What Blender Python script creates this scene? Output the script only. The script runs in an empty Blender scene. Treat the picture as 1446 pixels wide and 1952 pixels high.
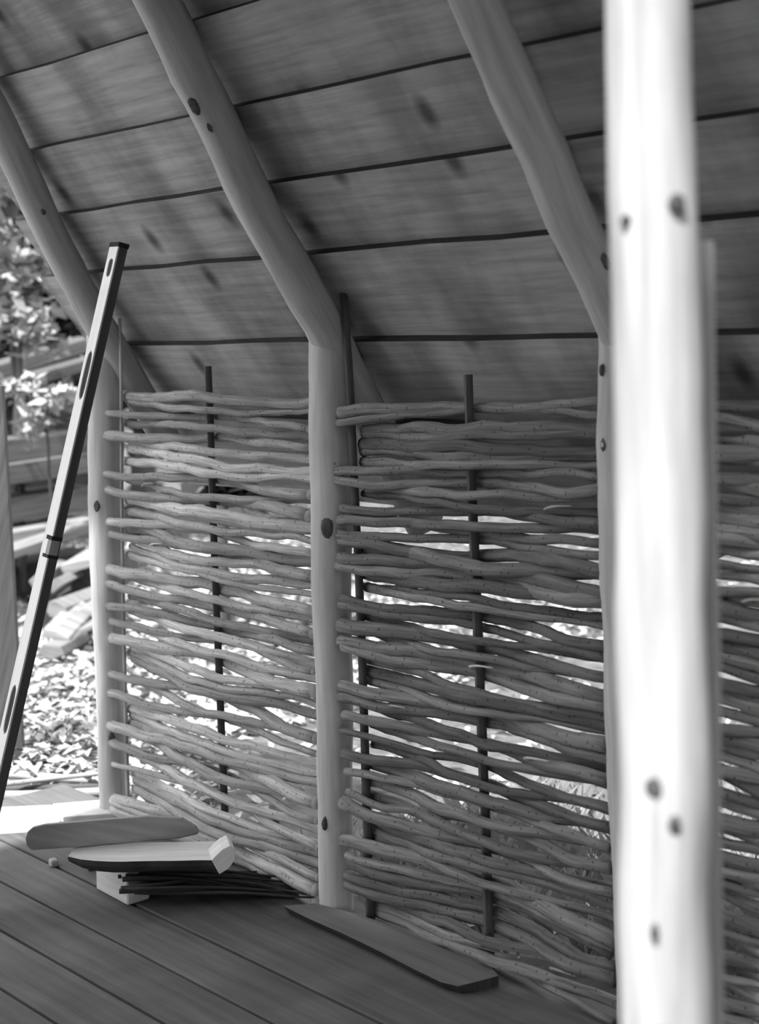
import bpy, math, random
import numpy as np
from mathutils import Vector, noise as mnoise

S = bpy.context.scene
COL = S.collection
random.seed(7)
RND = random.Random(11)

# ------------------------------------------------------------------ camera
# world: x along the wattle wall (to the right), y outwards through the wall, z up; origin = foot of the middle post
F, A, CX, CY, H, RHO, HY = 2800.0, 0.823, 3.1157, -2.698, 1.60, 0.0200, 647.0
R0 = Vector((math.cos(A), math.sin(A), 0)); D = Vector((-math.sin(A), math.cos(A), 0)); U0 = Vector((0, 0, 1))
RR = R0*math.cos(RHO) - U0*math.sin(RHO)
UU = U0*math.cos(RHO) + R0*math.sin(RHO)
CAM = Vector((CX, CY, H))
cd = bpy.data.cameras.new('camera'); cam = bpy.data.objects.new('camera', cd); COL.objects.link(cam)
from mathutils import Matrix
cam.matrix_world = Matrix(((RR.x, UU.x, -D.x, CAM.x), (RR.y, UU.y, -D.y, CAM.y), (RR.z, UU.z, -D.z, CAM.z), (0, 0, 0, 1)))
cd.sensor_fit = 'HORIZONTAL'; cd.sensor_width = 36; cd.lens = 36*F/1446
cd.shift_y = -(976-HY)/1446
cd.clip_start = .05; cd.clip_end = 300
cd.dof.use_dof = True; cd.dof.focus_distance = 4.1; cd.dof.aperture_fstop = 3.4
S.camera = cam

# ------------------------------------------------------------------ sky, sun, exposure
w = bpy.data.worlds.new('overcast_sky'); S.world = w; w.use_nodes = True
nt = w.node_tree; bg = nt.nodes['Background']
bg.inputs[0].default_value = (.8, .8, .8, 1); bg.inputs[1].default_value = 2.2
sun = bpy.data.lights.new('sun', 'SUN'); sun.energy = 6.5; sun.angle = math.radians(1.5)
so = bpy.data.objects.new('sun', sun); COL.objects.link(so)
SUN_TO = Vector((.30, -.954, 1.88)).normalized()
so.rotation_euler = SUN_TO.to_track_quat('Z', 'Y').to_euler(); so.location = (4, -6, 8)
S.view_settings.view_transform = 'Standard'; S.view_settings.look = 'None'
S.view_settings.gamma = 1; S.view_settings.use_curve_mapping = False
S.view_settings.exposure = 0.48

# ------------------------------------------------------------------ pixel (of the 1446x1952 photograph) to places in the world
def ray(px, py):
    return D + RR*((px-723)/F) - UU*((py-HY)/F)
def atz(px, py, z=0.0):
    r = ray(px, py); return CAM + r*((z-CAM.z)/r.z)
def aty(px, py, y=0.0):
    r = ray(px, py); return CAM + r*((y-CAM.y)/r.y)
def atd(px, py, d):
    return CAM + ray(px, py)*d
M_, H0 = 1.535, 1.596
def atroof(px, py, off=0.0):      # plane z = H0 + off - M_*y   (off: vertical)
    r = ray(px, py); k = (H0+off - M_*CAM.y - CAM.z)/(r.z + M_*r.y); return CAM + r*k

# ------------------------------------------------------------------ materials
def mat(name, lo, hi, su=3, sv=30, rough=.85, bump=.3, knots=0.0, rnd=.12, stain=0.0, use='uv', detail=6):
    m = bpy.data.materials.new(name); m.use_nodes = True; t = m.node_tree; N = t.nodes; L = t.links
    b = N['Principled BSDF']; b.inputs['Roughness'].default_value = rough
    b.inputs['Specular IOR Level'].default_value = .25
    tc = N.new('ShaderNodeTexCoord'); oi = N.new('ShaderNodeObjectInfo')
    mp = N.new('ShaderNodeMapping'); mp.inputs['Scale'].default_value = (su, sv, sv)
    L.new(tc.outputs['UV' if use == 'uv' else 'Object'], mp.inputs['Vector'])
    ad = N.new('ShaderNodeVectorMath'); ad.operation = 'ADD'
    ml = N.new('ShaderNodeMath'); ml.operation = 'MULTIPLY'; ml.inputs[1].default_value = 37
    L.new(oi.outputs['Random'], ml.inputs[0]); L.new(mp.outputs[0], ad.inputs[0]); L.new(ml.outputs[0], ad.inputs[1])
    n = N.new('ShaderNodeTexNoise'); n.inputs['Scale'].default_value = 1; n.inputs['Detail'].default_value = detail
    n.inputs['Roughness'].default_value = .62; L.new(ad.outputs[0], n.inputs['Vector'])
    rp = N.new('ShaderNodeValToRGB'); rp.color_ramp.elements[0].position = .3; rp.color_ramp.elements[1].position = .7
    rp.color_ramp.elements[0].color = (lo, lo, lo, 1); rp.color_ramp.elements[1].color = (hi, hi, hi, 1)
    L.new(n.outputs[0], rp.inputs[0]); col = rp.outputs[0]
    def mulby(col, fac_out):
        mx = N.new('ShaderNodeMix'); mx.data_type = 'RGBA'; mx.blend_type = 'MULTIPLY'; mx.inputs[0].default_value = 1
        L.new(col, mx.inputs[6]); L.new(fac_out, mx.inputs[7]); return mx.outputs[2]
    mr = N.new('ShaderNodeMapRange'); mr.inputs[3].default_value = 1-rnd; mr.inputs[4].default_value = 1+rnd
    L.new(oi.outputs['Random'], mr.inputs[0]); col = mulby(col, mr.outputs[0])
    if knots:
        mp2 = N.new('ShaderNodeMapping'); mp2.inputs['Scale'].default_value = (3.0*knots, 1.7*knots, 3*knots)
        mp2.inputs['Rotation'].default_value = (0, 0, .35)
        L.new(tc.outputs['UV' if use == 'uv' else 'Object'], mp2.inputs['Vector'])
        ad2 = N.new('ShaderNodeVectorMath'); ad2.operation = 'ADD'; L.new(mp2.outputs[0], ad2.inputs[0]); L.new(ml.outputs[0], ad2.inputs[1])
        v = N.new('ShaderNodeTexVoronoi'); v.inputs['Scale'].default_value = 1; v.voronoi_dimensions = '2D'; L.new(ad2.outputs[0], v.inputs['Vector'])
        k = N.new('ShaderNodeMapRange'); k.inputs[1].default_value = .03; k.inputs[2].default_value = .11
        k.inputs[3].default_value = .3; k.inputs[4].default_value = 1; L.new(v.outputs['Distance'], k.inputs[0])
        col = mulby(col, k.outputs[0])
    if stain:
        mp3 = N.new('ShaderNodeMapping'); mp3.inputs['Scale'].default_value = (5, 1.6, 3); mp3.inputs['Rotation'].default_value = (0, 0, .5)
        L.new(tc.outputs['UV' if use == 'uv' else 'Object'], mp3.inputs['Vector'])
        ad3 = N.new('ShaderNodeVectorMath'); ad3.operation = 'ADD'; L.new(mp3.outputs[0], ad3.inputs[0]); L.new(ml.outputs[0], ad3.inputs[1])
        n3 = N.new('ShaderNodeTexNoise'); n3.inputs['Scale'].default_value = 1; n3.inputs['Detail'].default_value = 4; L.new(ad3.outputs[0], n3.inputs['Vector'])
        k3 = N.new('ShaderNodeMapRange'); k3.inputs[1].default_value = .35; k3.inputs[2].default_value = .62
        k3.inputs[3].default_value = 1-stain; k3.inputs[4].default_value = 1.08; L.new(n3.outputs[0], k3.inputs[0])
        col = mulby(col, k3.outputs[0])
    L.new(col, b.inputs['Base Color'])
    if bump:
        bp = N.new('ShaderNodeBump'); bp.inputs['Strength'].default_value = bump; bp.inputs['Distance'].default_value = .004
        L.new(n.outputs[0], bp.inputs['Height']); L.new(bp.outputs[0], b.inputs['Normal'])
    return m

MT = dict(
    post=mat('peeled_pole', .40, .56, 4, 45, bump=.35, rnd=.04),
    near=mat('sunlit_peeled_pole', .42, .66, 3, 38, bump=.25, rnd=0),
    rafter=mat('rafter_pole', .34, .52, 4, 45, bump=.35, rnd=.05),
    roof=mat('roof_board_wood', .28, .47, 3.0, 40, bump=.35, knots=1.0, rnd=.12, stain=.42),
    floor=mat('floor_board_wood', .085, .14, 2.0, 34, bump=.25, knots=0, rnd=.08, stain=.15),
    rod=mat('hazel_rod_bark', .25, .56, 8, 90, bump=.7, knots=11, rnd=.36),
    rod_shaded=mat('shaded_hazel_rod_bark', .10, .25, 8, 90, bump=.7, knots=11, rnd=.36),  # same rods in a darker copy, painting the weaker light on the right
    rodend=mat('cut_rod_end', .62, .8, 8, 20, bump=.1),
    stake=mat('dark_stake_wood', .06, .11, 6, 50, bump=.4),
    stakelite=mat('grey_stake_wood', .35, .5, 6, 50, bump=.3),
    pale=mat('pale_fresh_wood', .55, .74, 3, 40, bump=.15, rnd=.05),
    grey=mat('grey_plank_wood', .26, .38, 3, 40, bump=.3, rnd=.1),
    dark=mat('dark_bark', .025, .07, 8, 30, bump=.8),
    knot=mat('knot_wood', .05, .14, 60, 60, bump=.5),
    light=mat('layered_pale_wood', .60, .98, .6, 400, bump=.15, rnd=0),
    side=mat('dark_wood_side', .07, .11, 1, 60, bump=.2, rnd=0),
    black=mat('black_rubber', .015, .03, 5, 5, bump=0),
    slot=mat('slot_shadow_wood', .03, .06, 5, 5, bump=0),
    glass=mat('vial_resin', .3, .4, 5, 5, rough=.2, bump=0),
    ground=mat('leafy_soil', .05, .16, 9, 9, bump=1, use='obj'),
    litter=mat('dry_leaves', .2, .7, 25, 25, bump=.2, use='obj'),
    leaf=mat('shrub_leaves', .02, .10, 3, 3, bump=0, use='obj'),
    leafb=mat('bright_leaves', .18, .48, 3, 3, bump=0, use='obj'),
    evergreen=mat('blocker_tree_leaves', .02, .07, 3, 3, bump=0, use='obj'),  # kept dark so the unseen blocking trees return little light
    timber=mat('weathered_timber', .07, .14, 3, 40, bump=.3, rnd=.2),
    seamshade=mat('seam_shade', .02, .05, 8, 30, bump=.6),  # near-black tone that paints shade along the roof seams
    thicket=mat('shade_thicket_leaves', .008, .03, 3, 3, bump=0, use='obj'),
    heap=mat('split_wood', .16, .32, 3, 30, bump=.3, rnd=.25),
    edgewood=mat('edge_slab_wood', .12, .18, 2.0, 34, bump=.3, rnd=0),
    trunk=mat('tree_bark', .05, .12, 4, 18, bump=.8),
    hill=mat('wooded_hill', .04, .16, 1.5, 1.5, bump=1, use='obj'),
)

# ------------------------------------------------------------------ mesh helpers
def link(name, verts, faces, uvs, m, parent=None, smooth=True, mats=None, mi=None):
    me = bpy.data.meshes.new(name); me.from_pydata([tuple(v) for v in verts], [], faces)
    if uvs is not None:
        ul = me.uv_layers.new(name='UVMap')
        flat = [c for f in uvs for uv in f for c in uv]
        ul.data.foreach_set('uv', flat)
    for x in (mats or [m]): me.materials.append(x)
    if mi is not None: me.polygons.foreach_set('material_index', mi)
    if smooth: me.polygons.foreach_set('use_smooth', [True]*len(me.polygons))
    me.update()
    o = bpy.data.objects.new(name, me); COL.objects.link(o)
    if parent is not None:
        o.parent = parent; o.matrix_parent_inverse = Matrix.Translation(parent.location).inverted()
    return o
def tag(o, label=None, cat=None, group=None, kind=None):
    if label: o['label'] = label
    if cat: o['category'] = cat
    if group: o['group'] = group
    if kind: o['kind'] = kind
    return o
def thing(name, loc, label, cat, group=None, kind=None):
    o = bpy.data.objects.new(name, None); COL.objects.link(o); o.location = loc; o.empty_display_size = .1
    return tag(o, label, cat, group, kind)

def spline(pts, n):
    P = [Vector(p) for p in pts]
    if len(P) == 2: return [P[0].lerp(P[1], i/n) for i in range(n+1)]
    d = [0.0]
    for a, b in zip(P, P[1:]): d.append(d[-1]+(b-a).length)
    q = np.linspace(0, d[-1], n+1)
    out = np.stack([np.interp(q, d, [p[k] for p in P]) for k in range(3)], 1)
    for _ in range(4): out[1:-1] = .25*out[:-2]+.5*out[1:-1]+.25*out[2:]
    return [Vector(v) for v in out]
def tubegeo(pts, radii, seg=10, n=None, wob=0.0, bump=0.0, seed=0.0, flat=1.0):
    n = n or len(pts)*4
    P = spline(pts, n); V = []; Fc = []; UV = []; MI = []
    rs = [radii[0]+(radii[-1]-radii[0])*i/n if len(radii) == 2 else float(np.interp(i/n*(len(radii)-1), range(len(radii)), radii)) for i in range(n+1)]
    Ls = [0.0]
    for i in range(1, n+1): Ls.append(Ls[-1]+(P[i]-P[i-1]).length)
    ref = Vector((.13, .31, .94)) if abs((P[-1]-P[0]).normalized().z) < .8 else Vector((.9, .3, .1))
    for i, p in enumerate(P):
        if wob:
            q = Vector((seed, seed*1.7, Ls[i]*5)); p = p + Vector((mnoise.noise(q), mnoise.noise(q+Vector((9, 0, 0))), mnoise.noise(q+Vector((0, 9, 0)))))*wob
        T = (P[min(i+1, n)]-P[max(i-1, 0)]).normalized(); B = T.cross(ref).normalized(); N_ = B.cross(T)
        for k in range(seg):
            a = 2*math.pi*k/seg
            r = rs[i]
            if bump: r *= 1+bump*mnoise.noise(Vector((math.cos(a)*1.3+seed, math.sin(a)*1.3, Ls[i]*9+seed)))
            V.append(p+B*(math.cos(a)*r)+N_*(math.sin(a)*r*flat))
    c = 2*math.pi*max(rs)
    for i in range(n):
        for k in range(seg):
            k2 = (k+1) % seg
            Fc.append((i*seg+k, i*seg+k2, (i+1)*seg+k2, (i+1)*seg+k)); MI.append(0)
            u0, u1, v0, v1 = Ls[i], Ls[i+1], c*k/seg, c*(k+1)/seg
            UV.append(((u0, v0), (u0, v1), (u1, v1), (u1, v0)))
    Fc.append(tuple(range(seg))[::-1]); Fc.append(tuple(n*seg+k for k in range(seg))); MI += [1, 1]
    for _ in range(2): UV.append([(.02*math.cos(2*math.pi*k/seg), .02*math.sin(2*math.pi*k/seg)) for k in range(seg)])
    return V, Fc, UV, MI
def tube(name, pts, radii, m, parent=None, endm=None, **kw):
    V, Fc, UV, MI = tubegeo(pts, radii, **kw)
    return link(name, V, Fc, UV, m, parent, True, [m, endm or m], MI)
def boardgeo(p0, p1, wv, tv, n=8, warp=0.0, seed=0.0, wav=0.0, round0=False):
    """board from p0 to p1 (one lower long edge), width vector wv, thickness vector tv"""
    p0, p1, wv, tv = map(Vector, (p0, p1, wv, tv)); V = []; Fc = []; UV = []
    L = (p1-p0).length; wl = wv.length; tl = tv.length
    for i in range(n+1):
        s = i/n; c = p0.lerp(p1, s)+tv.normalized()*warp*mnoise.noise(Vector((s*L*1.3, seed, 0)))
        a = wv.normalized()*wav*mnoise.noise(Vector((s*L*3, seed+5, 0))); b = wv.normalized()*wav*mnoise.noise(Vector((s*L*3, seed+15, 0)))
        V += [c+a, c+wv+b, c+wv+b+tv, c+a+tv]
    cs = [0, wl, wl+tl, 2*wl+tl, 2*wl+2*tl]
    for i in range(n):
        for k in range(4):
            k2 = (k+1) % 4; Fc.append((i*4+k, (i+1)*4+k, (i+1)*4+k2, i*4+k2))
            u0, u1 = L*i/n, L*(i+1)/n; UV.append(((u0, cs[k]), (u1, cs[k]), (u1, cs[k+1]), (u0, cs[k+1])))
    Fc.append((0, 1, 2, 3)); Fc.append((n*4+3, n*4+2, n*4+1, n*4))
    for _ in range(2): UV.append(((0, 0), (wl, 0), (wl, tl), (0, tl)))
    return V, Fc, UV
def board(name, p0, p1, wv, tv, m, parent=None, bev=.002, **kw):
    V, Fc, UV = boardgeo(p0, p1, wv, tv, **kw)
    o = link(name, V, Fc, UV, m, parent, False)
    if bev:
        b = o.modifiers.new('bevel', 'BEVEL'); b.width = bev; b.segments = 1; b.limit_method = 'ANGLE'; b.angle_limit = 1
    return o
def prism(name, poly, ext, m, parent=None, bev=.002):
    """closed outline (world points) pushed along ext"""
    n = len(poly); V = [Vector(p) for p in poly]+[Vector(p)+Vector(ext) for p in poly]
    Fc = [tuple(range(n))[::-1], tuple(range(n, 2*n))]+[(i, (i+1) % n, n+(i+1) % n, n+i) for i in range(n)]
    e = (V[1]-V[0]).normalized(); g = Vector(ext).normalized()
    X = max(((V[i]-V[0]) for i in range(n)), key=lambda q: q.length).normalized(); Y = X.cross(g)
    def uv(v, side): return ((v-V[0]).dot(X), (v-V[0]).dot(Y)+(v-V[0]).dot(g))
    UV = [[uv(V[i], 0) for i in f] for f in Fc]
    o = link(name, V, Fc, UV, m, parent, False)
    if bev:
        b = o.modifiers.new('bevel', 'BEVEL'); b.width = bev; b.segments = 2; b.limit_method = 'ANGLE'; b.angle_limit = .6
    return o
def knot(parent, px, py, c0, c1, rad, size, asp=1.6, m=None):
    """dark knot on the camera side of a round pole whose axis runs c0-c1"""
    c0, c1 = Vector(c0), Vector(c1); T = (c1-c0).normalized()
    r = ray(px, py).normalized(); n = r.cross(T); dist = (c0-CAM).dot(n.normalized())
    # nearest point on the ray to the axis, then back towards the camera by the radius
    w0 = CAM-c0; b = r.dot(T); k = (b*(T.dot(w0))-r.dot(w0))/(1-b*b); q = CAM+r*k
    ax = c0+T*((q-c0).dot(T)); off = q-ax
    if off.length > rad*.9: off = off.normalized()*rad*.9
    side = -(r-T*b).normalized(); nn = (off+side*math.sqrt(max(rad*rad-off.length_squared, 1e-6))).normalized()
    c = ax+nn*rad; B = T.cross(nn).normalized(); V = [c+nn*.002]; Fc = []; sd = px*.37
    for ring, hgt in ((.45, .0045), (.8, .0035), (1.15, -.006)):
        for i in range(10):
            a = i*math.pi/5; rr = size*ring*(1+.35*mnoise.noise(Vector((math.cos(a)*1.5, math.sin(a)*1.5, sd))))
            V.append(c+B*(math.cos(a)*rr)+T*(math.sin(a)*rr*asp)+nn*hgt - nn*(rr*math.cos(a))**2/(2*rad))
    for i in range(10):
        j = (i+1) % 10; Fc.append((0, 1+i, 1+j))
        for q_ in range(2): Fc.append((1+q_*10+i, 11+q_*10+i, 11+q_*10+j, 1+q_*10+j))
    UV = [[((V[i]-c).dot(B), (V[i]-c).dot(T)) for i in f] for f in Fc]
    return link('knot', V, Fc, UV, m or MT['knot'], parent)

# ------------------------------------------------------------------ setting: ground, hill
GZ = -.10
def gz(x, y):
    far = max(0.0, y-6.0)
    return GZ + .06*mnoise.noise(Vector((x*.6, y*.6, 0))) + .25*far*.35
def build_ground():
    nx, ny = 90, 90; V = []; Fc = []
    xs = np.concatenate([np.linspace(-30, -6, 20), np.linspace(-5.6, 6, 50), np.linspace(6.5, 25, 21)])
    ys = np.concatenate([np.linspace(-20, -4, 15), np.linspace(-3.6, 9, 55), np.linspace(9.5, 45, 21)])
    for y in ys:
        for x in xs:
            z = gz(x, y) if not (-2.2 < x < 2.3 and -3.3 < y < .25) else GZ-.02
            V.append((x, y, z))
    W = len(xs)
    for j in range(len(ys)-1):
        for i in range(W-1): Fc.append((j*W+i, j*W+i+1, (j+1)*W+i+1, (j+1)*W+i))
    o = link('ground', V, Fc, None, MT['ground']); tag(o, 'pale leaf strewn ground outside the shelter', kind='structure')
build_ground()
def scatter(name, n, area, size, m, seed, lift=0.02, tall=False, label=None):
    r = random.Random(seed); V = []; Fc = []
    for _ in range(n):
        x, y = area(r)
        z = gz(x, y)+r.uniform(0, lift); c = Vector((x, y, z)); a = r.uniform(0, 6.28); s = size*r.uniform(.5, 1.4)
        d = Vector((math.cos(a), math.sin(a), r.uniform(-.5, .5))); e = Vector((-math.sin(a), math.cos(a), r.uniform(-.5, .5)))
        b = len(V)
        if tall:
            V += [c-e*.003, c+e*.003, c+Vector((d.x*.3, d.y*.3, 1))*s*.6+e*.002, c+Vector((d.x*.9, d.y*.9, 1.2))*s]
            Fc += [(b, b+1, b+2), (b, b+2, b+3)]
        else:
            up = Vector((0, 0, s*r.uniform(.1, .6)))
            V += [c-d*s, c+e*s*.45+up, c+d*s, c-e*s*.45+up*.6, c+up*.1]
            Fc += [(b, b+4, b+1), (b+4, b+2, b+1), (b, b+3, b+4), (b+4, b+3, b+2)]
    o = link(name, V, Fc, None, m, None, False); return tag(o, label, 'ground cover', kind='stuff')
def behind(r):
    while True:
        x, y = r.uniform(-8, 3.5), .25+r.random()**1.3*8
        if (x+.9)*.70+(y-.2)*.72 < 0 or r.random() < .12: return (x, y)
def lefts(r): return (r.uniform(-6.5, -1.9), r.uniform(-3.5, 4.5))
scatter('leaf_litter', 16000, behind, .035, MT['litter'], 3, .05, False, 'pale dry leaves scattered over the ground behind the wattle wall')
scatter('fallen_leaves', 9000, lefts, .04, MT['litter'], 5, .05, False, 'crisp pale leaves and chips on the ground left of the posts')
scatter('grass', 7000, lambda r: (r.uniform(-.5, 3.2), r.uniform(.3, 2.4)), .10, MT['leafb'], 8, 0, True, 'short grass blades seen through the lower right wattle')
def build_hill():
    V = []; Fc = []; nx, nz = 50, 14
    for j in range(nz+1):
        for i in range(nx+1):
            x = -34+i*48/nx; y = 15+j*1.0+3*mnoise.noise(Vector((x*.1, 3, 0))); z = .8+j*1.05+.8*mnoise.noise(Vector((x*.5, y*.5, 1)))
            V.append((x, y, z))
    for j in range(nz):
        for i in range(nx): Fc.append((j*(nx+1)+i, j*(nx+1)+i+1, (j+1)*(nx+1)+i+1, (j+1)*(nx+1)+i))
    tag(link('hill', V, Fc, None, MT['hill']), 'dark wooded hillside behind the timber stack', kind='structure')
build_hill()

# ------------------------------------------------------------------ setting: floor of wide boards
floor = thing('floor', (0, 0, 0), 'wide grey wooden floor boards', None, None, 'structure')
seams = [-.10, -.30]
def build_floor():
    # seams found in the photograph: y of each joint
    js = [atz(430, 1903).y, atz(250, 1901).y, atz(60, 1919).y]
    d = (js[0]-js[2])/2
    ys = [.085, js[0]+d, js[0]]+[js[0]-d*k for k in range(1, int(2.9/d)+1)]
    for i in range(len(ys)-1):
        y1, y0 = ys[i], ys[i+1]; g = .005
        x0 = -1.62+RND.uniform(-.06, .06)*(i > 0)
        board('floor_board', (x0, y0+g, -.035), (2.35+RND.uniform(-.03, .03), y0+g, -.035), (0, y1-y0-2*g, 0), (0, 0, .035+RND.uniform(-.002, .001)), MT['floor'], floor, n=10, warp=.002, seed=i*3.1, bev=.003)
    for x in (-1.3, .2, 1.9):
        board('floor_joist', (x, -2.8, -.13), (x, .08, -.13), (.08, 0, 0), (0, 0, .092), MT['stake'], floor, n=2)
build_floor()

# ------------------------------------------------------------------ setting: lapped roof boards
roof = thing('roof', (0, 0, H0), 'lapped plank roof seen from below', None, None, 'structure')
RB = .058*math.sqrt(1+M_*M_)            # vertical offset from rafter axis to its top side
up_s = Vector((0, -1, M_)).normalized(); nrm = Vector((0, M_, 1)).normalized()   # up the slope, outward normal
RIDGE = 1.36
XEND = 1.93
def build_roof():
    pts = [(700, 652), (590, 485), (520, 350), (470, 200), (400, 30)]
    base = Vector((0, 0, H0+RB)); s = [(atroof(x, y, RB)-base).dot(up_s) for x, y in pts]
    d = s[1]-s[0]; s = [s[0]-2*d*.97, s[0]-d*.97]+s
    smax = RIDGE/abs(up_s.y)
    while s[-1] < smax-.05: s.append(s[-1]+.23)
    ends = {2: (150, 655), 3: (92, 530), 4: (32, 415)}
    th = .030
    for i in range(len(s)-1):
        lo = s[i]-.065; hi = min(s[i+1]+.0, smax+.02)      # upper edge of this board is the seam seen from inside
        # bottom edge lies over the board below (lifted by th), top edge on the rafter
        pb = base+up_s*lo+nrm*(th*1.2); pt = base+up_s*hi
        x0 = -1.36+RND.uniform(-.05, .05)
        if i in ends: x0 = atroof(*ends[i], RB).x
        wv = pt-pb; tv = nrm*th
        o = board('roof_board', pb+Vector((x0, 0, 0)), pb+Vector((XEND+RND.uniform(-.01, .01), 0, 0)), wv, tv, MT['roof'], roof, n=14, warp=.007, wav=.008, seed=i*7.7, bev=0)
        o.data.materials.append(MT['seamshade']); o.data.materials.append(MT['pale'])
        for f_ in range(14): o.data.polygons[f_*4+1].material_index = 1  # upper edges darkened to paint the shadow line at each lap
        o.data.polygons[14*4].material_index = o.data.polygons[14*4+1].material_index = 2
    # unseen other slope on the camera side, added and trimmed to shade the inside
    n2 = Vector((0, -M_, 1)).normalized(); dn = Vector((0, -1, -M_)).normalized(); b2 = Vector((0, -RIDGE, H0+RB+M_*RIDGE))
    k = 0; q = 0.0
    while q < 2.85:
        pb = b2+dn*(q+.27)+n2*.028; pt = b2+dn*q
        board('roof_board', pb+Vector((-.7+.02*(k % 2), 0, 0)), pb+Vector((XEND-.03, 0, 0)), pt-pb, n2*.024, MT['roof'], roof, n=6, warp=.004, seed=100+k, bev=0)
        k += 1; q += .24
    for j in range(5):  # unseen low wall added to cut light from the camera side
        board('light_block_board', (-.5, -3.02, j*.2), (XEND-.03, -3.02, j*.2), (0, 0, .195), (0, .025, 0), MT['roof'], roof, n=4, bev=0)
build_roof()

# ------------------------------------------------------------------ rafters
def rafter(img, xw, label, r0, r1, kn=()):
    """img: pixels of the axis from low to high; all lie in the plane of the roof slope"""
    pts = [atroof(px, py, 0) for px, py in img]
    lowdir = (pts[0]-pts[1]).normalized()
    tail = pts[0]+Vector((0, .36, -M_*.36))*1.0
    tail.x = pts[0].x+(pts[0].x-pts[1].x)*.2
    T = (pts[-1]-pts[-2]).normalized(); k = (RIDGE+pts[-1].y)/abs(T.y); top = pts[-1]+T*k
    P = [tail]+pts+[top]
    root = thing('rafter', tuple(pts[0]), label, 'rafter', 'peeled pole rafters carrying the roof')
    tube('rafter_pole', P, (r0, r0, r0*.98, r1, r1), MT['rafter'], root, MT['pale'], seg=20, n=40, wob=.008, bump=.09, seed=xw*3+1)
    for (px, py, sz, asp) in kn: 
        j = min(range(len(pts)-1), key=lambda q: abs((img[q][1]+img[q+1][1])/2-py))
        knot(root, px, py, pts[j], pts[j+1], (r0+r1)/2, sz, asp)
    return root, P
rafter([(150, 552), (120, 490), (52, 350), (-60, 110)], -1.1, 'leftmost round rafter, its left edge against the leafy background', .052, .052, [(78, 395, .008, 1.5)])
rafter([(628, 645), (606, 600), (490, 400), (350, 100), (300, 0)], 0, 'middle round rafter meeting the full-height middle post', .058, .054, [(366, 195, .016, 1.8), (395, 235, .007, 2)])
rafter([(1178, 610), (1129, 500), (1035, 300), (905, 0)], 1, 'right round rafter with drying cracks, ending behind the bright near post', .055, .052, [(1148, 485, .012, 1.8)])
# camera-side rafters and ridge pole, outside the picture, carry the added other slope
for x in (-.4, .6, 1.75):
    t_ = thing('rafter', (x, -RIDGE*2, H0), 'round rafter of the added unseen slope nearer the viewer', 'rafter', 'rafters of the added nearer slope')
    tube('rafter_pole', [(x, -RIDGE*2-.3, H0-M_*.3), (x, -RIDGE, H0+M_*RIDGE)], (.05, .05), MT['rafter'], t_, seg=12, n=6)

# ------------------------------------------------------------------ posts of the wall
def post(img, label, name='post', y=0.0, zb=None, top=None, m='post', kn=(), depth=None, group=None, endm='pale'):
    """img: (px_left, px_right, py) outline from the top down; the axis stands in the wall plane"""
    P = []; Rr = []
    for l, r, py in img:
        c = aty((l+r)/2, py, y) if depth is None else atd((l+r)/2, py, depth)
        z = (c-CAM).dot(D); P.append(c); Rr.append((r-l)/2/F*z)
    root = thing(name, tuple(P[-1]), label, 'post', group)
    tube('pole', P, Rr, MT[m], root, MT[endm], seg=24, n=44, wob=.006, bump=.06, seed=P[0].x*5+2)
    for k in kn:
        px, py, sz, asp = k[:4]
        j = min(range(len(img)-1), key=lambda q: abs((img[q][2]+img[q+1][2])/2-py))
        knot(root, px, py, P[j], P[j+1], (Rr[j]+Rr[j+1])/2, sz, asp, MT[k[4]] if len(k) > 4 else None)
    return root
pg = 'peeled round posts of the wattle wall'
post([(164, 232, 640), (167, 235, 800), (168, 236, 950), (173, 237, 1100), (180, 240, 1250), (186, 243, 1400), (189, 243, 1552)], 'round peeled post at the open left end of the wattle wall', kn=[(184, 962, .012, 1.6), (212, 1398, .011, 1.7)], group=pg)
post([(590, 664, 640), (588, 668, 760), (588, 670, 900), (594, 672, 1050), (599, 672, 1200), (602, 672, 1350), (604, 672, 1500), (606, 672, 1640), (609, 675, 1752)], 'round peeled middle post between the two full wattle panels', kn=[(622, 1002, .018, 1.7), (617, 1562, .008, 2.4), (637, 880, .005, 1)], group=pg)
post([(1138, 1232, 600), (1138, 1232, 760), (1138, 1235, 900), (1142, 1238, 1100), (1150, 1246, 1300), (1160, 1256, 1500), (1168, 1262, 1700), (1174, 1270, 1960)], 'round peeled post mostly hidden behind the bright near post', kn=[(1150, 845, .012, 1.8), (1146, 705, .006, 2.5)], group=pg)
DN = 1.68
nearp = [(1150, 1300, -500), (1155, 1307, 0), (1158, 1318, 200), (1162, 1329, 400), (1167, 1333, 560), (1168, 1336, 750), (1172, 1340, 1000), (1177, 1345, 1250), (1181, 1350, 1480), (1184, 1352, 1700), (1187, 1354, 1952), (1196, 1366, 2600), (1208, 1386, 3314)]
post(nearp, 'thick bright sunlit post standing closest to the viewer', depth=DN, m='near',
     kn=[(1291, 394, .010, 1.3), (1193, 426, .007, 1.1), (1247, 1478, .011, 1.2), (1286, 1545, .009, 1.5), (1247, 1745, .005, 1.9)])
rp_ = thing('ridge_pole', (XEND, -RIDGE, H0+M_*RIDGE), 'long round ridge pole at the top of the roof', 'beam')
tube('pole', [(-.95, -RIDGE, H0+M_*RIDGE-.03), (2.35, -RIDGE, H0+M_*RIDGE-.03)], (.05, .05), MT['rafter'], rp_, seg=14, n=6)
sp = [(1318, 1360, 460), (1326, 1366, 900), (1334, 1372, 1300), (1338, 1376, 1600), (1340, 1378, 1952), (1346, 1384, 2500), (1352, 1390, 3160)]
t_ = thing('pole', (0, 0, 0), 'thin grey pole standing tight behind the right side of the bright near post', 'pole')
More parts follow.
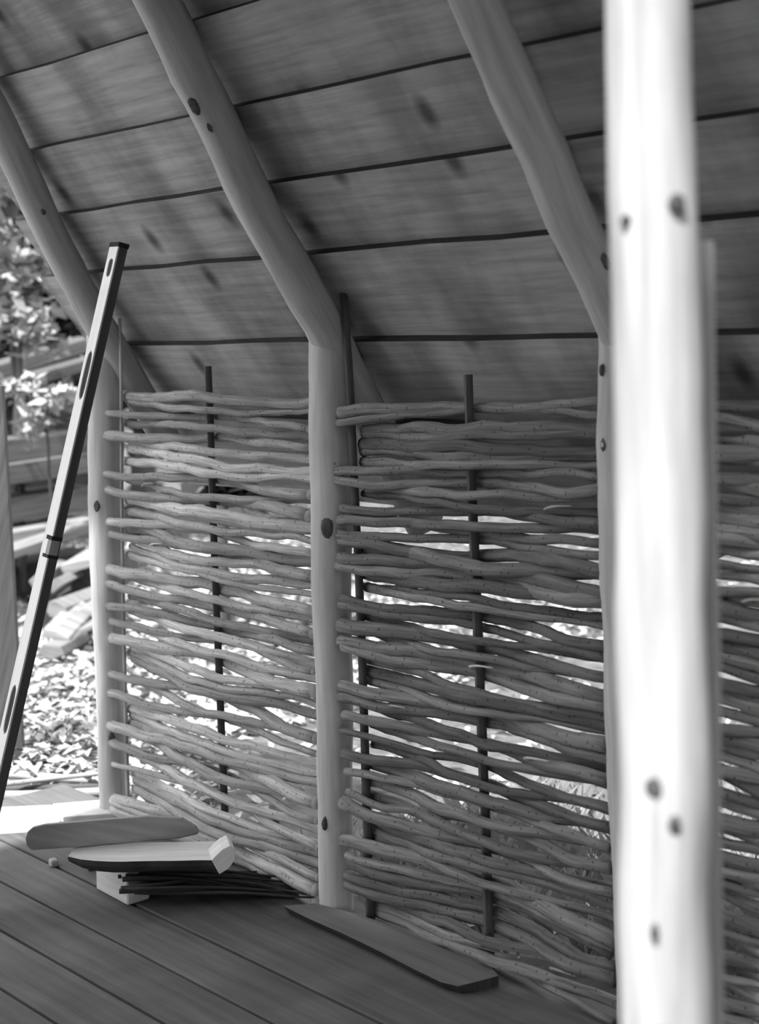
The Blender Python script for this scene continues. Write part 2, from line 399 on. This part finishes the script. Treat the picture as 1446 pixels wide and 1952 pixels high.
P = [atd((l+r)/2, py, 1.80) for l, r, py in sp]; t_.location = P[-1]
tube('shaft', P, (.0135, .0125, .0125), MT['grey'], t_, MT['dark'], seg=12, n=24, wob=.002, bump=.05)

# ------------------------------------------------------------------ wattle panels
def rod_mesh(x0, z0, x1, z1, side, stakes, r0, r1, seed, zwave=.012, endm='rodend'):
    """a rod woven past the stakes; side = +1 passes the first stake on the room side"""
    n = 26; pts = []; rad = []
    L = x1-x0
    for i in range(n+1):
        s = i/n; x = x0+L*s
        # weave: sign alternates from stake to stake
        xs = stakes; 
        if x <= xs[0]: ph = 0.0
        elif x >= xs[-1]: ph = len(xs)-1.0
        else:
            k = max(j for j in range(len(xs)) if xs[j] <= x); k = min(k, len(xs)-2); ph = k+(x-xs[k])/(xs[k+1]-xs[k])
        y = -side*math.cos(math.pi*ph)*.027
        nz = mnoise.noise(Vector((x*2.3, seed, 0)))*1.5+mnoise.noise(Vector((x*7.5, seed, 4)))*.6+mnoise.noise(Vector((x*17, seed, 6)))*.22
        z = z0+(z1-z0)*s+zwave*nz
        y += .004*mnoise.noise(Vector((x*4, seed, 8)))
        pts.append(Vector((x, y, z)))
        r = r0+(r1-r0)*s; nd = mnoise.noise(Vector((x*17, seed, 2))); r *= 1+.18*max(0, nd-.15)*2
        rad.append(r)
    V, Fc, UV, MI = [], [], [], []; seg = 8
    c = 2*math.pi*max(rad)
    for i, p in enumerate(pts):
        T = (pts[min(i+1, n)]-pts[max(i-1, 0)]).normalized(); B = T.cross(Vector((0, 0, 1))).normalized(); N_ = B.cross(T)
        for k in range(seg):
            a = 2*math.pi*k/seg; V.append(p+B*math.cos(a)*rad[i]+N_*math.sin(a)*rad[i])
    for i in range(n):
        for k in range(seg):
            k2 = (k+1) % seg; Fc.append((i*seg+k, (i+1)*seg+k, (i+1)*seg+k2, i*seg+k2)); MI.append(0)
            UV.append(((L*i/n, c*k/seg), (L*(i+1)/n, c*k/seg), (L*(i+1)/n, c*(k+1)/seg), (L*i/n, c*(k+1)/seg)))
    Fc.append(tuple(range(seg))); Fc.append(tuple(n*seg+k for k in range(seg))[::-1]); MI += [1, 1]
    for _ in range(2): UV.append([(.1*k, 0) for k in range(seg)])
    return V, Fc, UV, MI
def stake(parent, pix, rad, m, ydepth=0.0, bottom=True, seg=8):
    P = [aty(x, y, ydepth) for x, y in pix]
    if bottom:
        d = (P[-1]-P[-2]).normalized(); P.append(P[-1]+d*((P[-1].z+.0)/-d.z) if P[-1].z > .02 else P[-1]+Vector((0, 0, -.001)))
    o = tube('stake', P, rad, MT[m], parent, seg=seg, n=18, bump=.1, seed=pix[0][0]*.1)
    return [p for p in P]
def panel(label, xs_stakes, lx, rx, leftz, rightz, seed, jitter, tilt, flip=0, rmean=.0162, rm='rod'):
    root = thing('wattle_panel', (lx, 0, 0), label, 'wattle panel', 'woven wattle panels of the wall')
    r = random.Random(seed); n = len(leftz)
    for i in range(n):
        side = 1 if (i+flip+(r.random() < .18)) % 2 == 0 else -1
        thick = rmean*r.uniform(.72, 1.32); taper = r.uniform(.62, .95)
        r0, r1 = (thick, thick*taper) if r.random() < .55 else (thick*taper, thick)
        a = lx+(r.uniform(-.006, .02) if side > 0 else r.uniform(.03, .07)); b = rx-r.uniform(0, .02)
        V, Fc, UV, MI = rod_mesh(a, leftz[i], b, rightz[i]+r.uniform(-jitter, jitter), side, xs_stakes, r0, r1, seed+i*3.37, zwave=.015)
        o = link('rod', V, Fc, UV, MT[rm], root, True, [MT[rm], MT['rodend' if rm == 'rod' else rm]], MI)
        # some rods carry a small side twig
        if r.random() < .12:
            k = r.uniform(.1, .8); x = a+(b-a)*k; z = leftz[i]+(rightz[i]-leftz[i])*k
            tube('twig', [(x, -.012, z), (x+.03, -.03, z+.012), (x+.10, -.034, z+.016)], (.004, .002), MT['rod'], o, seg=5, n=6)
    return root
xl, xm, xr = aty(215, 1550).x, 0.0, aty(1225, 1900).x
zt = lambda px, py: aty(px, py).z
# left panel: heights of the rod ends read off the photograph
LY = [757, 771, 786, 805, 824, 842, 860, 884, 903, 920, 938, 953, 972, 989, 1007, 1024, 1041, 1059, 1076, 1100, 1114, 1132, 1150, 1163, 1178, 1193, 1208, 1226, 1242, 1256, 1276, 1297, 1317, 1342, 1357, 1374, 1390, 1406, 1428, 1446, 1462, 1476, 1492, 1508, 1524, 1540]
_r = random.Random(77)
LY = sorted(LY+[_r.uniform(770, 1530) for _ in range(3)])
lz = [zt(222, y) for y in LY]
def rights(px, y0, y1, n, seed):
    r = random.Random(seed); ws = [r.uniform(.75, 1.3) for _ in range(n-1)]; t = sum(ws); out = [y0]; a = 0
    for q in ws: a += q; out.append(y0+(y1-y0)*a/t)
    return [zt(px, y) for y in out]
rz = rights(588, 768, 1700, len(lz), 5)
R_ = .055
p1 = panel('left wattle panel between the end post and the middle post', [aty(232, 1100).x, aty(405, 1050).x, -.09], xl+.045, xm-.052, lz, rz, 21, .006, 0)
stake(p1, [(228, 606), (232, 700), (231, 900), (234, 1100), (238, 1300), (243, 1490)], (.0055, .006, .007), 'stakelite')
stake(p1, [(396, 698), (400, 770), (406, 1000), (416, 1250), (424, 1450), (430, 1600)], (.0135, .014, .015), 'stake', seg=4)
stake(p1, [(606, 800), (612, 1100), (622, 1650)], (.009, .010), 'stake')
n2 = 58
lz2 = rights(672, 782, 1742, n2, 8); rz2 = rights(1150, 772, 1918, n2, 9)
p2 = panel('middle wattle panel between the middle post and the post beside the bright near post', [aty(686, 1100).x, aty(908, 1100).x, xr-.09], xm+.052, xr-.05, lz2, rz2, 57, .006, 0, 1, rm='rod_shaded')
stake(p2, [(655, 560), (664, 650), (668, 780), (680, 1000), (692, 1300), (700, 1600), (704, 1700)], (.011, .012, .013), 'stake')
stake(p2, [(892, 714), (894, 800), (902, 1000), (914, 1300), (926, 1600), (930, 1740)], (.0125, .014, .014), 'stake', seg=4)
n3 = n2
top3 = aty(1240, 770).z
lz3 = [max(.02, z+.012) for z in rz2]; x4 = xr+1.15
rz3 = [.03+(1.40-.03)*(1-i/(n3-1))+random.uniform(-.01, .01) for i in range(n3)]
p3 = panel('right wattle panel showing only at the right edge behind the bright near post', [xr+.09, xr+.56, x4-.1], xr+.05, x4-.05, lz3, rz3, 91, .006, 0, rm='rod_shaded')
for x in (xr+.09, xr+.56):
    tube('stake', [(x, 0, 0), (x, 0, 1.43 if x < xr+.3 else 1.5)], (.013, .012), MT['stake'], p3, seg=6, n=4)
t_ = thing('post', (x4, 0, 0), 'round peeled post beyond the right end of the third wattle panel', 'post', pg)
tube('pole', [(x4, 0, 0), (x4, 0, 1.62)], (.055, .05), MT['post'], t_, MT['pale'], seg=20, n=10, wob=.004, bump=.05)

# ------------------------------------------------------------------ spirit level leaning on the left
def build_level():
    top = atd(226, 466, 4.28); bot = atd(-40, 1640, 4.10); 
    ax = (bot-top).normalized(); k = (0.004-top.z)/ax.z; bot = top+ax*k
    L = (bot-top).length
    # cross section: narrow edge (pale, layered) and wide side (dark)
    view = D.copy(); 
    ex = ax.cross(view).normalized()          # across, to the left/right in the picture
    if ex.dot(RR) < 0: ex = -ex
    ey = ax.cross(ex).normalized()
    if ey.dot(D) < 0: ey = -ey
    th = math.radians(56)
    e1 = (ex*math.cos(th)-ey*math.sin(th)).normalized()      # pale edge direction, running right and nearer
    e2 = (ex*math.sin(th)+ey*math.cos(th)).normalized()      # dark side direction, running right and back
    W1, W2 = .060, .031
    root = thing('spirit_level', tuple(bot), 'long wooden spirit level leaning upright at the left, with oval slots in its pale edge', 'level')
    # corner line = nearer vertical edge; body as a beam
    c0 = top+ex*.0
    def P(s, a, b): return top+ax*s-e1*W1*(1-a)+e2*W2*b
    slots = [(.075, .095, .0), (.345, .175, 0), (None, .15, 0)]
    def s_of(py):     # distance along for a picture row
        lo, hi = 0, L
        for _ in range(40):
            m_ = (lo+hi)/2; q = top+ax*m_; v = q-CAM; y = HY-F*v.dot(UU)/v.dot(D)
            if y < py: lo = m_
            else: hi = m_
        return lo
    def box(name, s0, s1, a0, a1, b0, b1, m, par):
        V = [P(s0, a0, b0), P(s0, a1, b0), P(s0, a1, b1), P(s0, a0, b1), P(s1, a0, b0), P(s1, a1, b0), P(s1, a1, b1), P(s1, a0, b1)]
        Fc = [(0, 1, 2, 3), (7, 6, 5, 4), (0, 4, 5, 1), (1, 5, 6, 2), (2, 6, 7, 3), (3, 7, 4, 0)]
        UV = []
        for f in Fc: UV.append([((V[i]-top).dot(ax), (V[i]-top).dot(e1)+(V[i]-top).dot(e2)) for i in f])
        return link(name, V, Fc, UV, m, par, False)
    body = box('beam', .004, L, 0, 1, .14, 1, MT['side'], root)
    # pale edge with slots: strips around stadium-shaped holes
    wins = [(492, 528, .30, .80), (668, 764, .30, .88), (1308, 1405, .30, .88)]
    cuts = []
    for y0, y1, a0, a1 in wins: cuts.append((s_of(y0), s_of(y1), a0, a1))
    V = []; Fc = []; UV = []
    def quad(pts):
        b = len(V); V.extend(P(*p) for p in pts); Fc.append((b, b+1, b+2, b+3)); UV.append([((P(*p)-top).dot(ax), p[1]*W1+p[2]*W2) for p in pts])
    s = .004; B0, B1 = -.004, .14
    for (c0_, c1_, a0, a1) in cuts:
        quad([(s, 0, B0), (s, 1, B0), (c0_, 1, B0), (c0_, 0, B0)])
        n = 14; ra = (c1_-c0_)*.5; prev = None
        for i in range(n+1):
            u = -1+2*i/n; sc = (c0_+c1_)/2+u*ra
            hw = (a1-a0)/2*(max(0, 1-abs(u)**4))**.5; am = (a0+a1)/2
            cur = (sc, am-hw, am+hw)
            if prev:
                quad([(prev[0], 0, B0), (prev[0], prev[1], B0), (cur[0], cur[1], B0), (cur[0], 0, B0)])
                quad([(prev[0], prev[2], B0), (prev[0], 1, B0), (cur[0], 1, B0), (cur[0], cur[2], B0)])
                quad([(prev[0], prev[1], B0), (prev[0], prev[1], B1), (cur[0], cur[1], B1), (cur[0], cur[1], B0)])
                quad([(prev[0], prev[2], B1), (prev[0], prev[2], B0), (cur[0], cur[2], B0), (cur[0], cur[2], B1)])
            prev = cur
        s = c1_
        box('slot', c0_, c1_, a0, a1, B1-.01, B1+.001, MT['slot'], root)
    quad([(s, 0, B0), (s, 1, B0), (L, 1, B0), (L, 0, B0)])
    quad([(.004, 1, B0), (.004, 1, B1), (L, 1, B1), (L, 1, B0)]); quad([(.004, 0, B0), (.004, 0, B1), (L, 0, B1), (L, 0, B0)])
    e = link('pale_edge', V, Fc, UV, MT['light'], root, False); e['label'] = 'pale layered wooden edge'
    box('end_cap', -.008, .006, -.05, 1.05, -.05, 1.05, MT['black'], root)
    box('end_cap', L-.004, L, -.03, 1.03, -.03, 1.03, MT['black'], root)
    a, b = s_of(1022), s_of(1060)
    box('vial_frame', a, a+.012, .35, 1.02, -.02, 1.02, MT['black'], root)
    box('vial_frame', b-.004, b+.006, .35, 1.02, -.02, 1.02, MT['black'], root)
    box('vial', a+.012, b-.004, .60, 1.01, -.01, .85, MT['grey'], root)
build_level()

# ------------------------------------------------------------------ loose wood on the floor
def floorpx(x, y, z=0.0): return atz(x, y, z)
# half-log slab: flat top, round belly, D-shaped pale ends
def build_slab():
    ztop = .150
    a = floorpx(210, 1642, ztop); b = floorpx(412, 1640, ztop)       # near edge of the flat top
    back = floorpx(338, 1602, ztop)-floorpx(338, 1640, ztop)
    ax = (b-a).normalized(); a = a-ax*.13
    wd = Vector((-ax.y, ax.x, 0));
    if wd.dot(D) < 0: wd = -wd
    Wd = .155; dep = .05
    root = thing('half_log_slab', (a.x, a.y, 0), 'half-round split log with pale flat top resting on a small block', 'log')
    n = 12; prof = [(0, 0)]+[(Wd/2-Wd/2*math.cos(math.pi*i/n), -dep*math.sin(math.pi*i/n)**.8) for i in range(1, n)]+[(Wd, 0)]
    L = (b-a).length; V = []; Fc = []; UV = []; MI = []
    ns = 10; m = len(prof)
    for i in range(ns+1):
        s = L*i/ns; sc = (.45, .8, .95)[i] if i < 3 else 1.0
        for (w_, d_) in prof:
            V.append(a+ax*(s+(.05 if i == ns else 0)*0)+wd*(Wd/2+(w_-Wd/2)*sc)+Vector((0, 0, d_*sc+.002*mnoise.noise(Vector((s*9, w_*20, 0))))))
    for i in range(ns):
        for k in range(m):
            k2 = (k+1) % m; Fc.append((i*m+k, (i+1)*m+k, (i+1)*m+k2, i*m+k2)); MI.append(1 if k == m-1 else 0)
            w0, w1 = prof[k][0], prof[k2][0]; UV.append(((L*i/ns, w0), (L*(i+1)/ns, w0), (L*(i+1)/ns, w1), (L*i/ns, w1)))
    Fc.append(tuple(range(m))[::-1]); Fc.append(tuple(ns*m+k for k in range(m))); MI += [1, 1]
    for _ in range(2): UV.append([(p[0], p[1]) for p in prof])
    link('slab', V, Fc, UV, MT['dark'], root, False, [MT['dark'], MT['pale']], MI)
    # upright pale D end leaning at the right tip
    c = b+ax*.0; q = []
    for i in range(11):
        t = math.pi*i/10; q.append(c+Vector((0, 0, -.045))+wd*(-.005)+ (ax*.5+wd*.5).normalized()*.0 + (Vector((0, 0, 1))*.062+RR*.042)*(math.sin(t)*.75)+(Vector((0, 0, -1))*.02+RR*.045)*(1-math.cos(t))*.5)
    return root, a, b, ax, wd
slab, sa, sb, sax, swd = build_slab()
def end_block():
    # pale rounded chip block at the right tip of the slab
    d_ = (sb-CAM).dot(D)-.01
    px = [(403, 1640), (412, 1630), (424, 1619), (438, 1612), (446, 1616), (449, 1628), (446, 1642), (436, 1656), (418, 1667)]
    root = thing('log_end', tuple(atd(418, 1667, d_)), 'small pale rounded half-log offcut at the right tip of the slab', 'offcut')
    o = prism('offcut', [atd(x, y, d_) for x, y in px], D*.09+RR*-.02, MT['pale'], root)
end_block()
# supporting blocks
def block(px, h, dep, label, m='pale'):
    P = [floorpx(*px[0]), floorpx(*px[1])]
    root = thing('wood_block', tuple(P[0]), label, 'block')
    ex = (P[1]-P[0]); n_ = Vector((-ex.y, ex.x, 0)).normalized()
    if n_.dot(D) < 0: n_ = -n_
    board('block', P[0], P[1], (0, 0, h), n_*dep, MT[m], root, n=2, bev=.004)
    return root
block([(183, 1695), (243, 1727)], .112, .075, 'short square block propping the half-log slab', 'pale')
block([(98, 1655), (112, 1652)], .022, .03, 'tiny offcut lying left of the slab block', 'grey')
block([(168, 1662), (182, 1660)], .05, .04, 'small dark block under the left end of the slab', 'dark')
# plank with rounded end, set on edge on top of the slab
def build_plank():
    d_ = 4.205
    px = [(60, 1621), (50, 1612), (48, 1598), (52, 1586), (62, 1577), (84, 1572), (180, 1564), (280, 1556), (345, 1560), (372, 1576), (378, 1590), (340, 1599), (250, 1606), (150, 1615)]
    def dd(x): return d_+(x-60)*.00036
    root = thing('plank', tuple(atd(200, 1610, dd(200))), 'grey plank with a rounded end set on edge on the slab', 'plank')
    lean = (D*.9+Vector((0, 0, -.15))).normalized()*.03
    prism('board', [atd(x, y, dd(x)) for x, y in px], lean, MT['grey'], root, .004)
build_plank()
# pale loose board by the left post and the pale sill boards in the light
def flat(name, px, z, th, m, label, cat='board', group=None):
    P = [floorpx(x, y, z) for x, y in px]
    root = thing(name, (P[0].x, P[0].y, 0), label, cat, group)
    prism('plank', P, (0, 0, -th), MT[m], root, .003); return root
flat('loose_board', [(100, 1532), (196, 1524), (242, 1548), (120, 1557)], .040, .034, 'pale', 'short pale board lying flat at the foot of the left post')
flat('sill_board', [(-160, 1560), (-60, 1541), (98, 1534), (118, 1556), (110, 1572), (-10, 1580), (-150, 1600)], .022, .022, 'pale', 'pale sunlit board lying at the far left end of the floor')
# waney-edged slab along the foot of the wall
def foot_board():
    top = .026
    px = [(540, 1727), (590, 1752), (650, 1778), (720, 1812), (790, 1848), (840, 1872), (872, 1880), (905, 1872), (950, 1860), (930, 1836), (860, 1806), (790, 1782), (720, 1755), (680, 1742), (600, 1722)]
    P = [floorpx(x, y, top) for x, y in px]
    root = thing('edge_board', (P[0].x, P[0].y, 0), 'wavy-edged slab lying on the floor along the foot of the middle wattle panel', 'board')
    n = len(P); V = [Vector(p) for p in P]+[Vector((p.x, p.y, .001))+(Vector((0, .02, 0)) if i < 7 else Vector((0, 0, 0))) for i, p in enumerate(P)]
    Fc = [tuple(range(n)), tuple(range(n, 2*n))[::-1]]+[(i, n+i, n+(i+1) % n, (i+1) % n) for i in range(n)]
    UV = [[(V[i].x, V[i].y) for i in f] for f in Fc]
    link('slab', V, Fc, UV, MT['edgewood'], root, False, [MT['edgewood'], MT['dark']], [0, 0]+[1]*n)
foot_board()
# dark brushwood bundle behind the slab
def bundle():
    r = random.Random(4); root = thing('twig_bundle', tuple(floorpx(400, 1700)), 'dark bundle of thin twigs lying under and right of the slab', 'twigs')
    for i in range(64):
        y0 = r.uniform(1638, 1676) if i % 2 else r.uniform(1655, 1700); x0 = r.uniform(225, 270); x1 = r.uniform(470, 606); y1 = 1690+(x1-500)*.13+r.uniform(-26, 10)
        z0 = r.uniform(.02, .095); z1 = r.uniform(.006, .03)
        a = floorpx(x0, max(y0, 1640), z0); b = floorpx(x1, y1, z1)
        mid = (a+b)/2; mid.z = (z0+z1)/2+r.uniform(-.01, .015); mid += Vector((r.uniform(-.02, .02), r.uniform(-.02, .02), 0))
        tube('twig', [a, mid, b], (r.uniform(.005, .009), .003), MT['dark'], root, seg=5, n=8, wob=.006, seed=i)
bundle()
# ------------------------------------------------------------------ outdoors, left: poles on the ground, plank upright, timber stack, split logs
def gpole(p, q, r_, label, m='rod', lift=.0, bend=.01):
    a = floorpx(*p, GZ+lift+r_); b = floorpx(*q, GZ+lift+r_)
    d_ = (b-a); a = a-d_*.3; b = b+d_*.35
    root = thing('pole', tuple((a+b)/2), label, 'pole', 'poles lying outside the left end')
    tube('shaft', [a, (a*2+b)/3+Vector((0, bend, 0)), (a+b*2)/3-Vector((0, bend, 0)), b], (r_, r_*.8), MT[m], root, MT['rodend'], seg=8, n=14, wob=.006, bump=.08, seed=p[1])
gpole((21, 1462), (189, 1476), .011, 'farthest of the slim poles lying outside beside the left post')
gpole((17, 1479), (189, 1488), .017, 'pale thicker pole second from the far side of the outdoor heap', 'stakelite', .02)
gpole((15, 1494), (189, 1474), .010, 'thin pole crossing the heap upwards to the right outside', 'rod', .06)
gpole((20, 1506), (189, 1500), .015, 'dark pole in the middle of the outdoor pole heap', 'stake', .02)
gpole((8, 1518), (189, 1509), .021, 'thickest grey pole of the heap, nearer the floor', 'grey', .03)
gpole((-40, 1537), (60, 1531), .019, 'dark pole closest to the sunlit floor end', 'dark', .02)
gpole((50, 1327), (180, 1300), .012, 'lone thin branch on the pale leaves below the split logs', 'stake', .03)
gpole((50, 1352), (150, 1346), .008, 'thin twig on the pale leaves under the lone branch', 'stake', .02)

def upright():
    root = thing('plank', tuple(atd(10, 1456, 5.6)), 'upright grey plank cut off by the left picture edge', 'plank')
    P = [atd(4, 735, 5.8), atd(45, 1456, 5.95), atd(-70, 1462, 5.95), atd(-75, 735, 5.8)]
    prism('board', P, D*.04, MT['timber'], root)
upright()

tdir = (atd(170, 1015, 7.6)-atd(25, 1070, 7.0)).normalized()
def beam(y0, y1, hpx, d_, dep, label, m='timber', topm=None, x0=-60, x1=185, slope=-.16, name='sawn_beam'):
    d_ += 2.3
    a = atd(x0, y0+slope*(x0-20), d_-.2); b = atd(x1, y0+slope*(x1-20), d_+.5)
    a2 = atd(x0, y0+hpx+slope*(x0-20), d_-.2)
    hz = (a-a2).length
    root = thing(name, tuple(a2), label, 'beam', 'sawn timbers stacked outside')
    ax = b-a; back = Vector((-ax.y, ax.x, 0)).normalized()
    if back.dot(D) < 0: back = -back
    V, Fc, UV = boardgeo(a-Vector((0, 0, hz)), b-Vector((0, 0, hz)), Vector((0, 0, hz)), back*dep, n=6, warp=.02, seed=y0)
    link('timber', V, Fc, UV, MT[m], root, False)
beam(690, 0, 26, 8.3, .3, 'topmost grey timber of the stack outside', slope=-.30)
beam(728, 0, 20, 8.0, .3, 'second timber from the top under the bright leaves', slope=-.28)
beam(838, 0, 42, 7.3, .30, 'wide grey timber under the dark hollow of the stack', slope=-.10)
beam(886, 0, 38, 7.15, .34, 'timber with a bright sunlit upper edge in mid-stack', slope=-.14)
beam(950, 0, 48, 7.2, .4, 'broad timber below the sunlit one', slope=-.14)
beam(1016, 0, 28, 7.0, .3, 'pale timber low in the stack', slope=-.17, m='heap')
beam(1052, 0, 16, 6.8, .22, 'thin pale lath on the bottom of the stack', slope=-.34, m='heap', x0=-30)
beam(1082, 0, 62, 7.4, .5, 'dark bearer under the timber stack', slope=-.2, m='dark')
def backing():  # dark sheet that paints the shade inside the stack
    root = thing('sawn_beam', tuple(atd(80, 820, 8.4)), 'dark backing standing in for the shade in the hollow of the stack', 'beam', 'sawn timbers stacked outside')
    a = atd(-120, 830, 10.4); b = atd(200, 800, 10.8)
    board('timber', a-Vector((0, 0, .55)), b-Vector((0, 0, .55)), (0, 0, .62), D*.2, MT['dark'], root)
backing()
def splitlog(px, d_, dep, label, m='heap', bark=False):
    d_ *= 1.32; dep = dep*1.3
    root = thing('split_log', tuple(atd(*px[0], d_)), label, 'log', 'split logs heaped outside')
    prism('log', [atd(x, y, d_) for x, y in px], dep, MT[m], root, .006)
bk = lambda a, b, c: RR*a+D*b+Vector((0, 0, c))
splitlog([(113, 1078), (150, 1068), (186, 1063), (186, 1078), (152, 1088), (124, 1102)], 6.6, bk(.05, .5, .02), 'bright flat-faced split log at the top of the heap')
splitlog([(140, 1090), (190, 1080), (190, 1128), (160, 1132), (128, 1118)], 6.7, bk(.1, .5, 0), 'grey wedge below the bright flat-faced log', 'timber')
splitlog([(54, 1108), (72, 1092), (92, 1094), (92, 1118), (64, 1124)], 6.5, bk(.0, .4, 0), 'small bright split log just left of the level')
splitlog([(96, 1108), (112, 1100), (126, 1112), (112, 1122), (98, 1134)], 6.45, bk(.05, .4, 0), 'small bright split log just right of the level')
splitlog([(88, 1166), (92, 1148), (104, 1143), (126, 1158), (128, 1170), (112, 1184), (94, 1176)], 6.2, bk(.1, .35, 0), 'five-sided pale log end in the middle of the heap')
splitlog([(128, 1166), (156, 1160), (186, 1170), (186, 1178), (150, 1172), (130, 1178)], 6.25, bk(.1, .4, .03), 'thin curved pale slab right of the five-sided log')
splitlog([(80, 1216), (82, 1198), (104, 1202), (130, 1216), (132, 1224), (104, 1219)], 6.0, bk(.05, .35, .06), 'curved pale bark slab low in the heap, left one')
splitlog([(134, 1222), (150, 1200), (186, 1186), (186, 1197), (158, 1208), (140, 1224)], 6.0, bk(.08, .35, .05), 'curved pale bark slab low in the heap, right one')
splitlog([(70, 1246), (80, 1228), (116, 1232), (122, 1250), (96, 1260)], 5.9, bk(.05, .3, 0), 'squat pale log end at the foot of the heap')
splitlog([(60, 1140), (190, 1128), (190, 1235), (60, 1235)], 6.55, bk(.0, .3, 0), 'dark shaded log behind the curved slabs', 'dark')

# ------------------------------------------------------------------ trees and shrubs beyond
def leaves(name, c, rad, n, size, m, seed, parent):
    r = random.Random(seed); V = []; Fc = []
    blobs = [(Vector((r.gauss(0, .45)*rad[0], r.gauss(0, .45)*rad[1], r.gauss(0, .5)*rad[2])), r.uniform(.2, .45)) for _ in range(14)]
    for i in range(n):
        bc, br = blobs[i % 14]
        p = Vector(c)+bc+Vector((r.gauss(0, 1), r.gauss(0, 1), r.gauss(0, 1)))*br*min(rad)*.75
        if p.z < .02: p.z = abs(p.z)
        a = Vector((r.uniform(-1, 1), r.uniform(-1, 1), r.uniform(-.5, 1))).normalized(); b = a.cross(Vector((r.uniform(-1, 1), r.uniform(-1, 1), 1))).normalized()
        s = size*r.uniform(.5, 1.3); k = len(V); V += [p-a*s, p+b*s*.5, p+a*s, p-b*s*.5]; Fc.append((k, k+1, k+2, k+3))
    o = link(name, V, Fc, None, m, parent, False); o['kind'] = 'stuff'; return o
def tree(px, py, d_, rad, h, label, n, size, m, seed, cat='tree'):
    c = atd(px, py, d_); g = gz(c.x, c.y)
    root = thing('tree' if cat == 'tree' else 'shrub', (c.x, c.y, g), label, cat)
    tube('trunk', [(c.x, c.y, g-.1), (c.x+.06, c.y, g+(c.z-g)*.5), (c.x, c.y, c.z+rad[2]*.6)], (h, h*.6), MT['trunk'], root, seg=10, n=12, wob=.04, bump=.15, seed=seed)
    leaves('foliage', c, rad, n, size, MT[m], seed, root)
tree(60, 560, 12.5, (1.0, 1.0, .9), .16, 'dark-trunked tree behind the timber stack', 2600, .10, 'leaf', 1)
tree(-60, 420, 13, (1.3, 1.2, 1.2), .14, 'dense tree at the top left edge', 3000, .10, 'leaf', 2)
tree(260, 520, 13, (1.5, 1.2, 1.4), .13, 'tree behind the leftmost rafter', 3000, .10, 'leaf', 3)
tree(20, 500, 9.9, (.35, .3, .3), .03, 'young bright-leaved sapling at upper left', 420, .075, 'leafb', 4, 'shrub')
tree(30, 620, 9.8, (.35, .3, .22), .03, 'bright-leaved bush low behind the timber stack', 420, .075, 'leafb', 5, 'shrub')
tree(85, 770, 9.0, (.36, .15, .20), .012, 'small leafy plant growing in front of the timber stack', 420, .055, 'leafb', 6, 'shrub')
c_ = atd(420, 850, 8.2); root = thing('shrub', (c_.x, c_.y, gz(c_.x, c_.y)), 'added near-black thicket standing in for the shade behind the top of the left wattle panel', 'shrub')
leaves('foliage', (c_.x, c_.y, c_.z+.1), (1.0, .5, .28), 4200, .12, MT['thicket'], 71, root)  # near-black leaves added to paint the darkness behind the panel's top
tube('stem', [(c_.x, c_.y, gz(c_.x, c_.y)-.05), c_], (.04, .03), MT['trunk'], root, seg=7, n=6)
for i, (x, y) in enumerate(((-3, 13), (-.5, 12), (2.5, 11), (5.5, 12), (-6.5, 10.5), (-9, 12), (-11.5, 8))):
    g = gz(x, y); root = thing('tree', (x, y, g), 'dark woodland tree glimpsed between the rods', 'tree', 'woodland trees behind the wall')
    tube('trunk', [(x, y, g-.1), (x+.1, y, g+1.6), (x, y, g+3.2)], (.15, .08), MT['trunk'], root, seg=8, n=8, wob=.05, seed=i)
    leaves('foliage', (x, y, g+2.3), (1.5, 1.3, 1.4), 1500, .13, MT['leaf'], 30+i, root)

# unseen dense trees added right of and behind the camera to block skylight
for i, (x, y, hh) in enumerate(((5.6, 1.5, 5.2), (6.2, -1.8, 5.2), (6.6, -5.2, 5.0), (3.6, -8.5, 5.0), (.2, -9, 5.0), (4.2, 4.4, 5))):
    root = thing('tree', (x, y, GZ), 'unseen broad tree added to block light', 'tree', 'unseen trees added around the clearing')
    tube('trunk', [(x, y, GZ), (x, y, hh*.8)], (.15, .08), MT['trunk'], root, seg=8, n=6, wob=.05, seed=i)
    leaves('foliage', (x, y, hh*.52), (1.7, 1.7, hh*.45), 5200, .30, MT['evergreen'], 60+i, root)
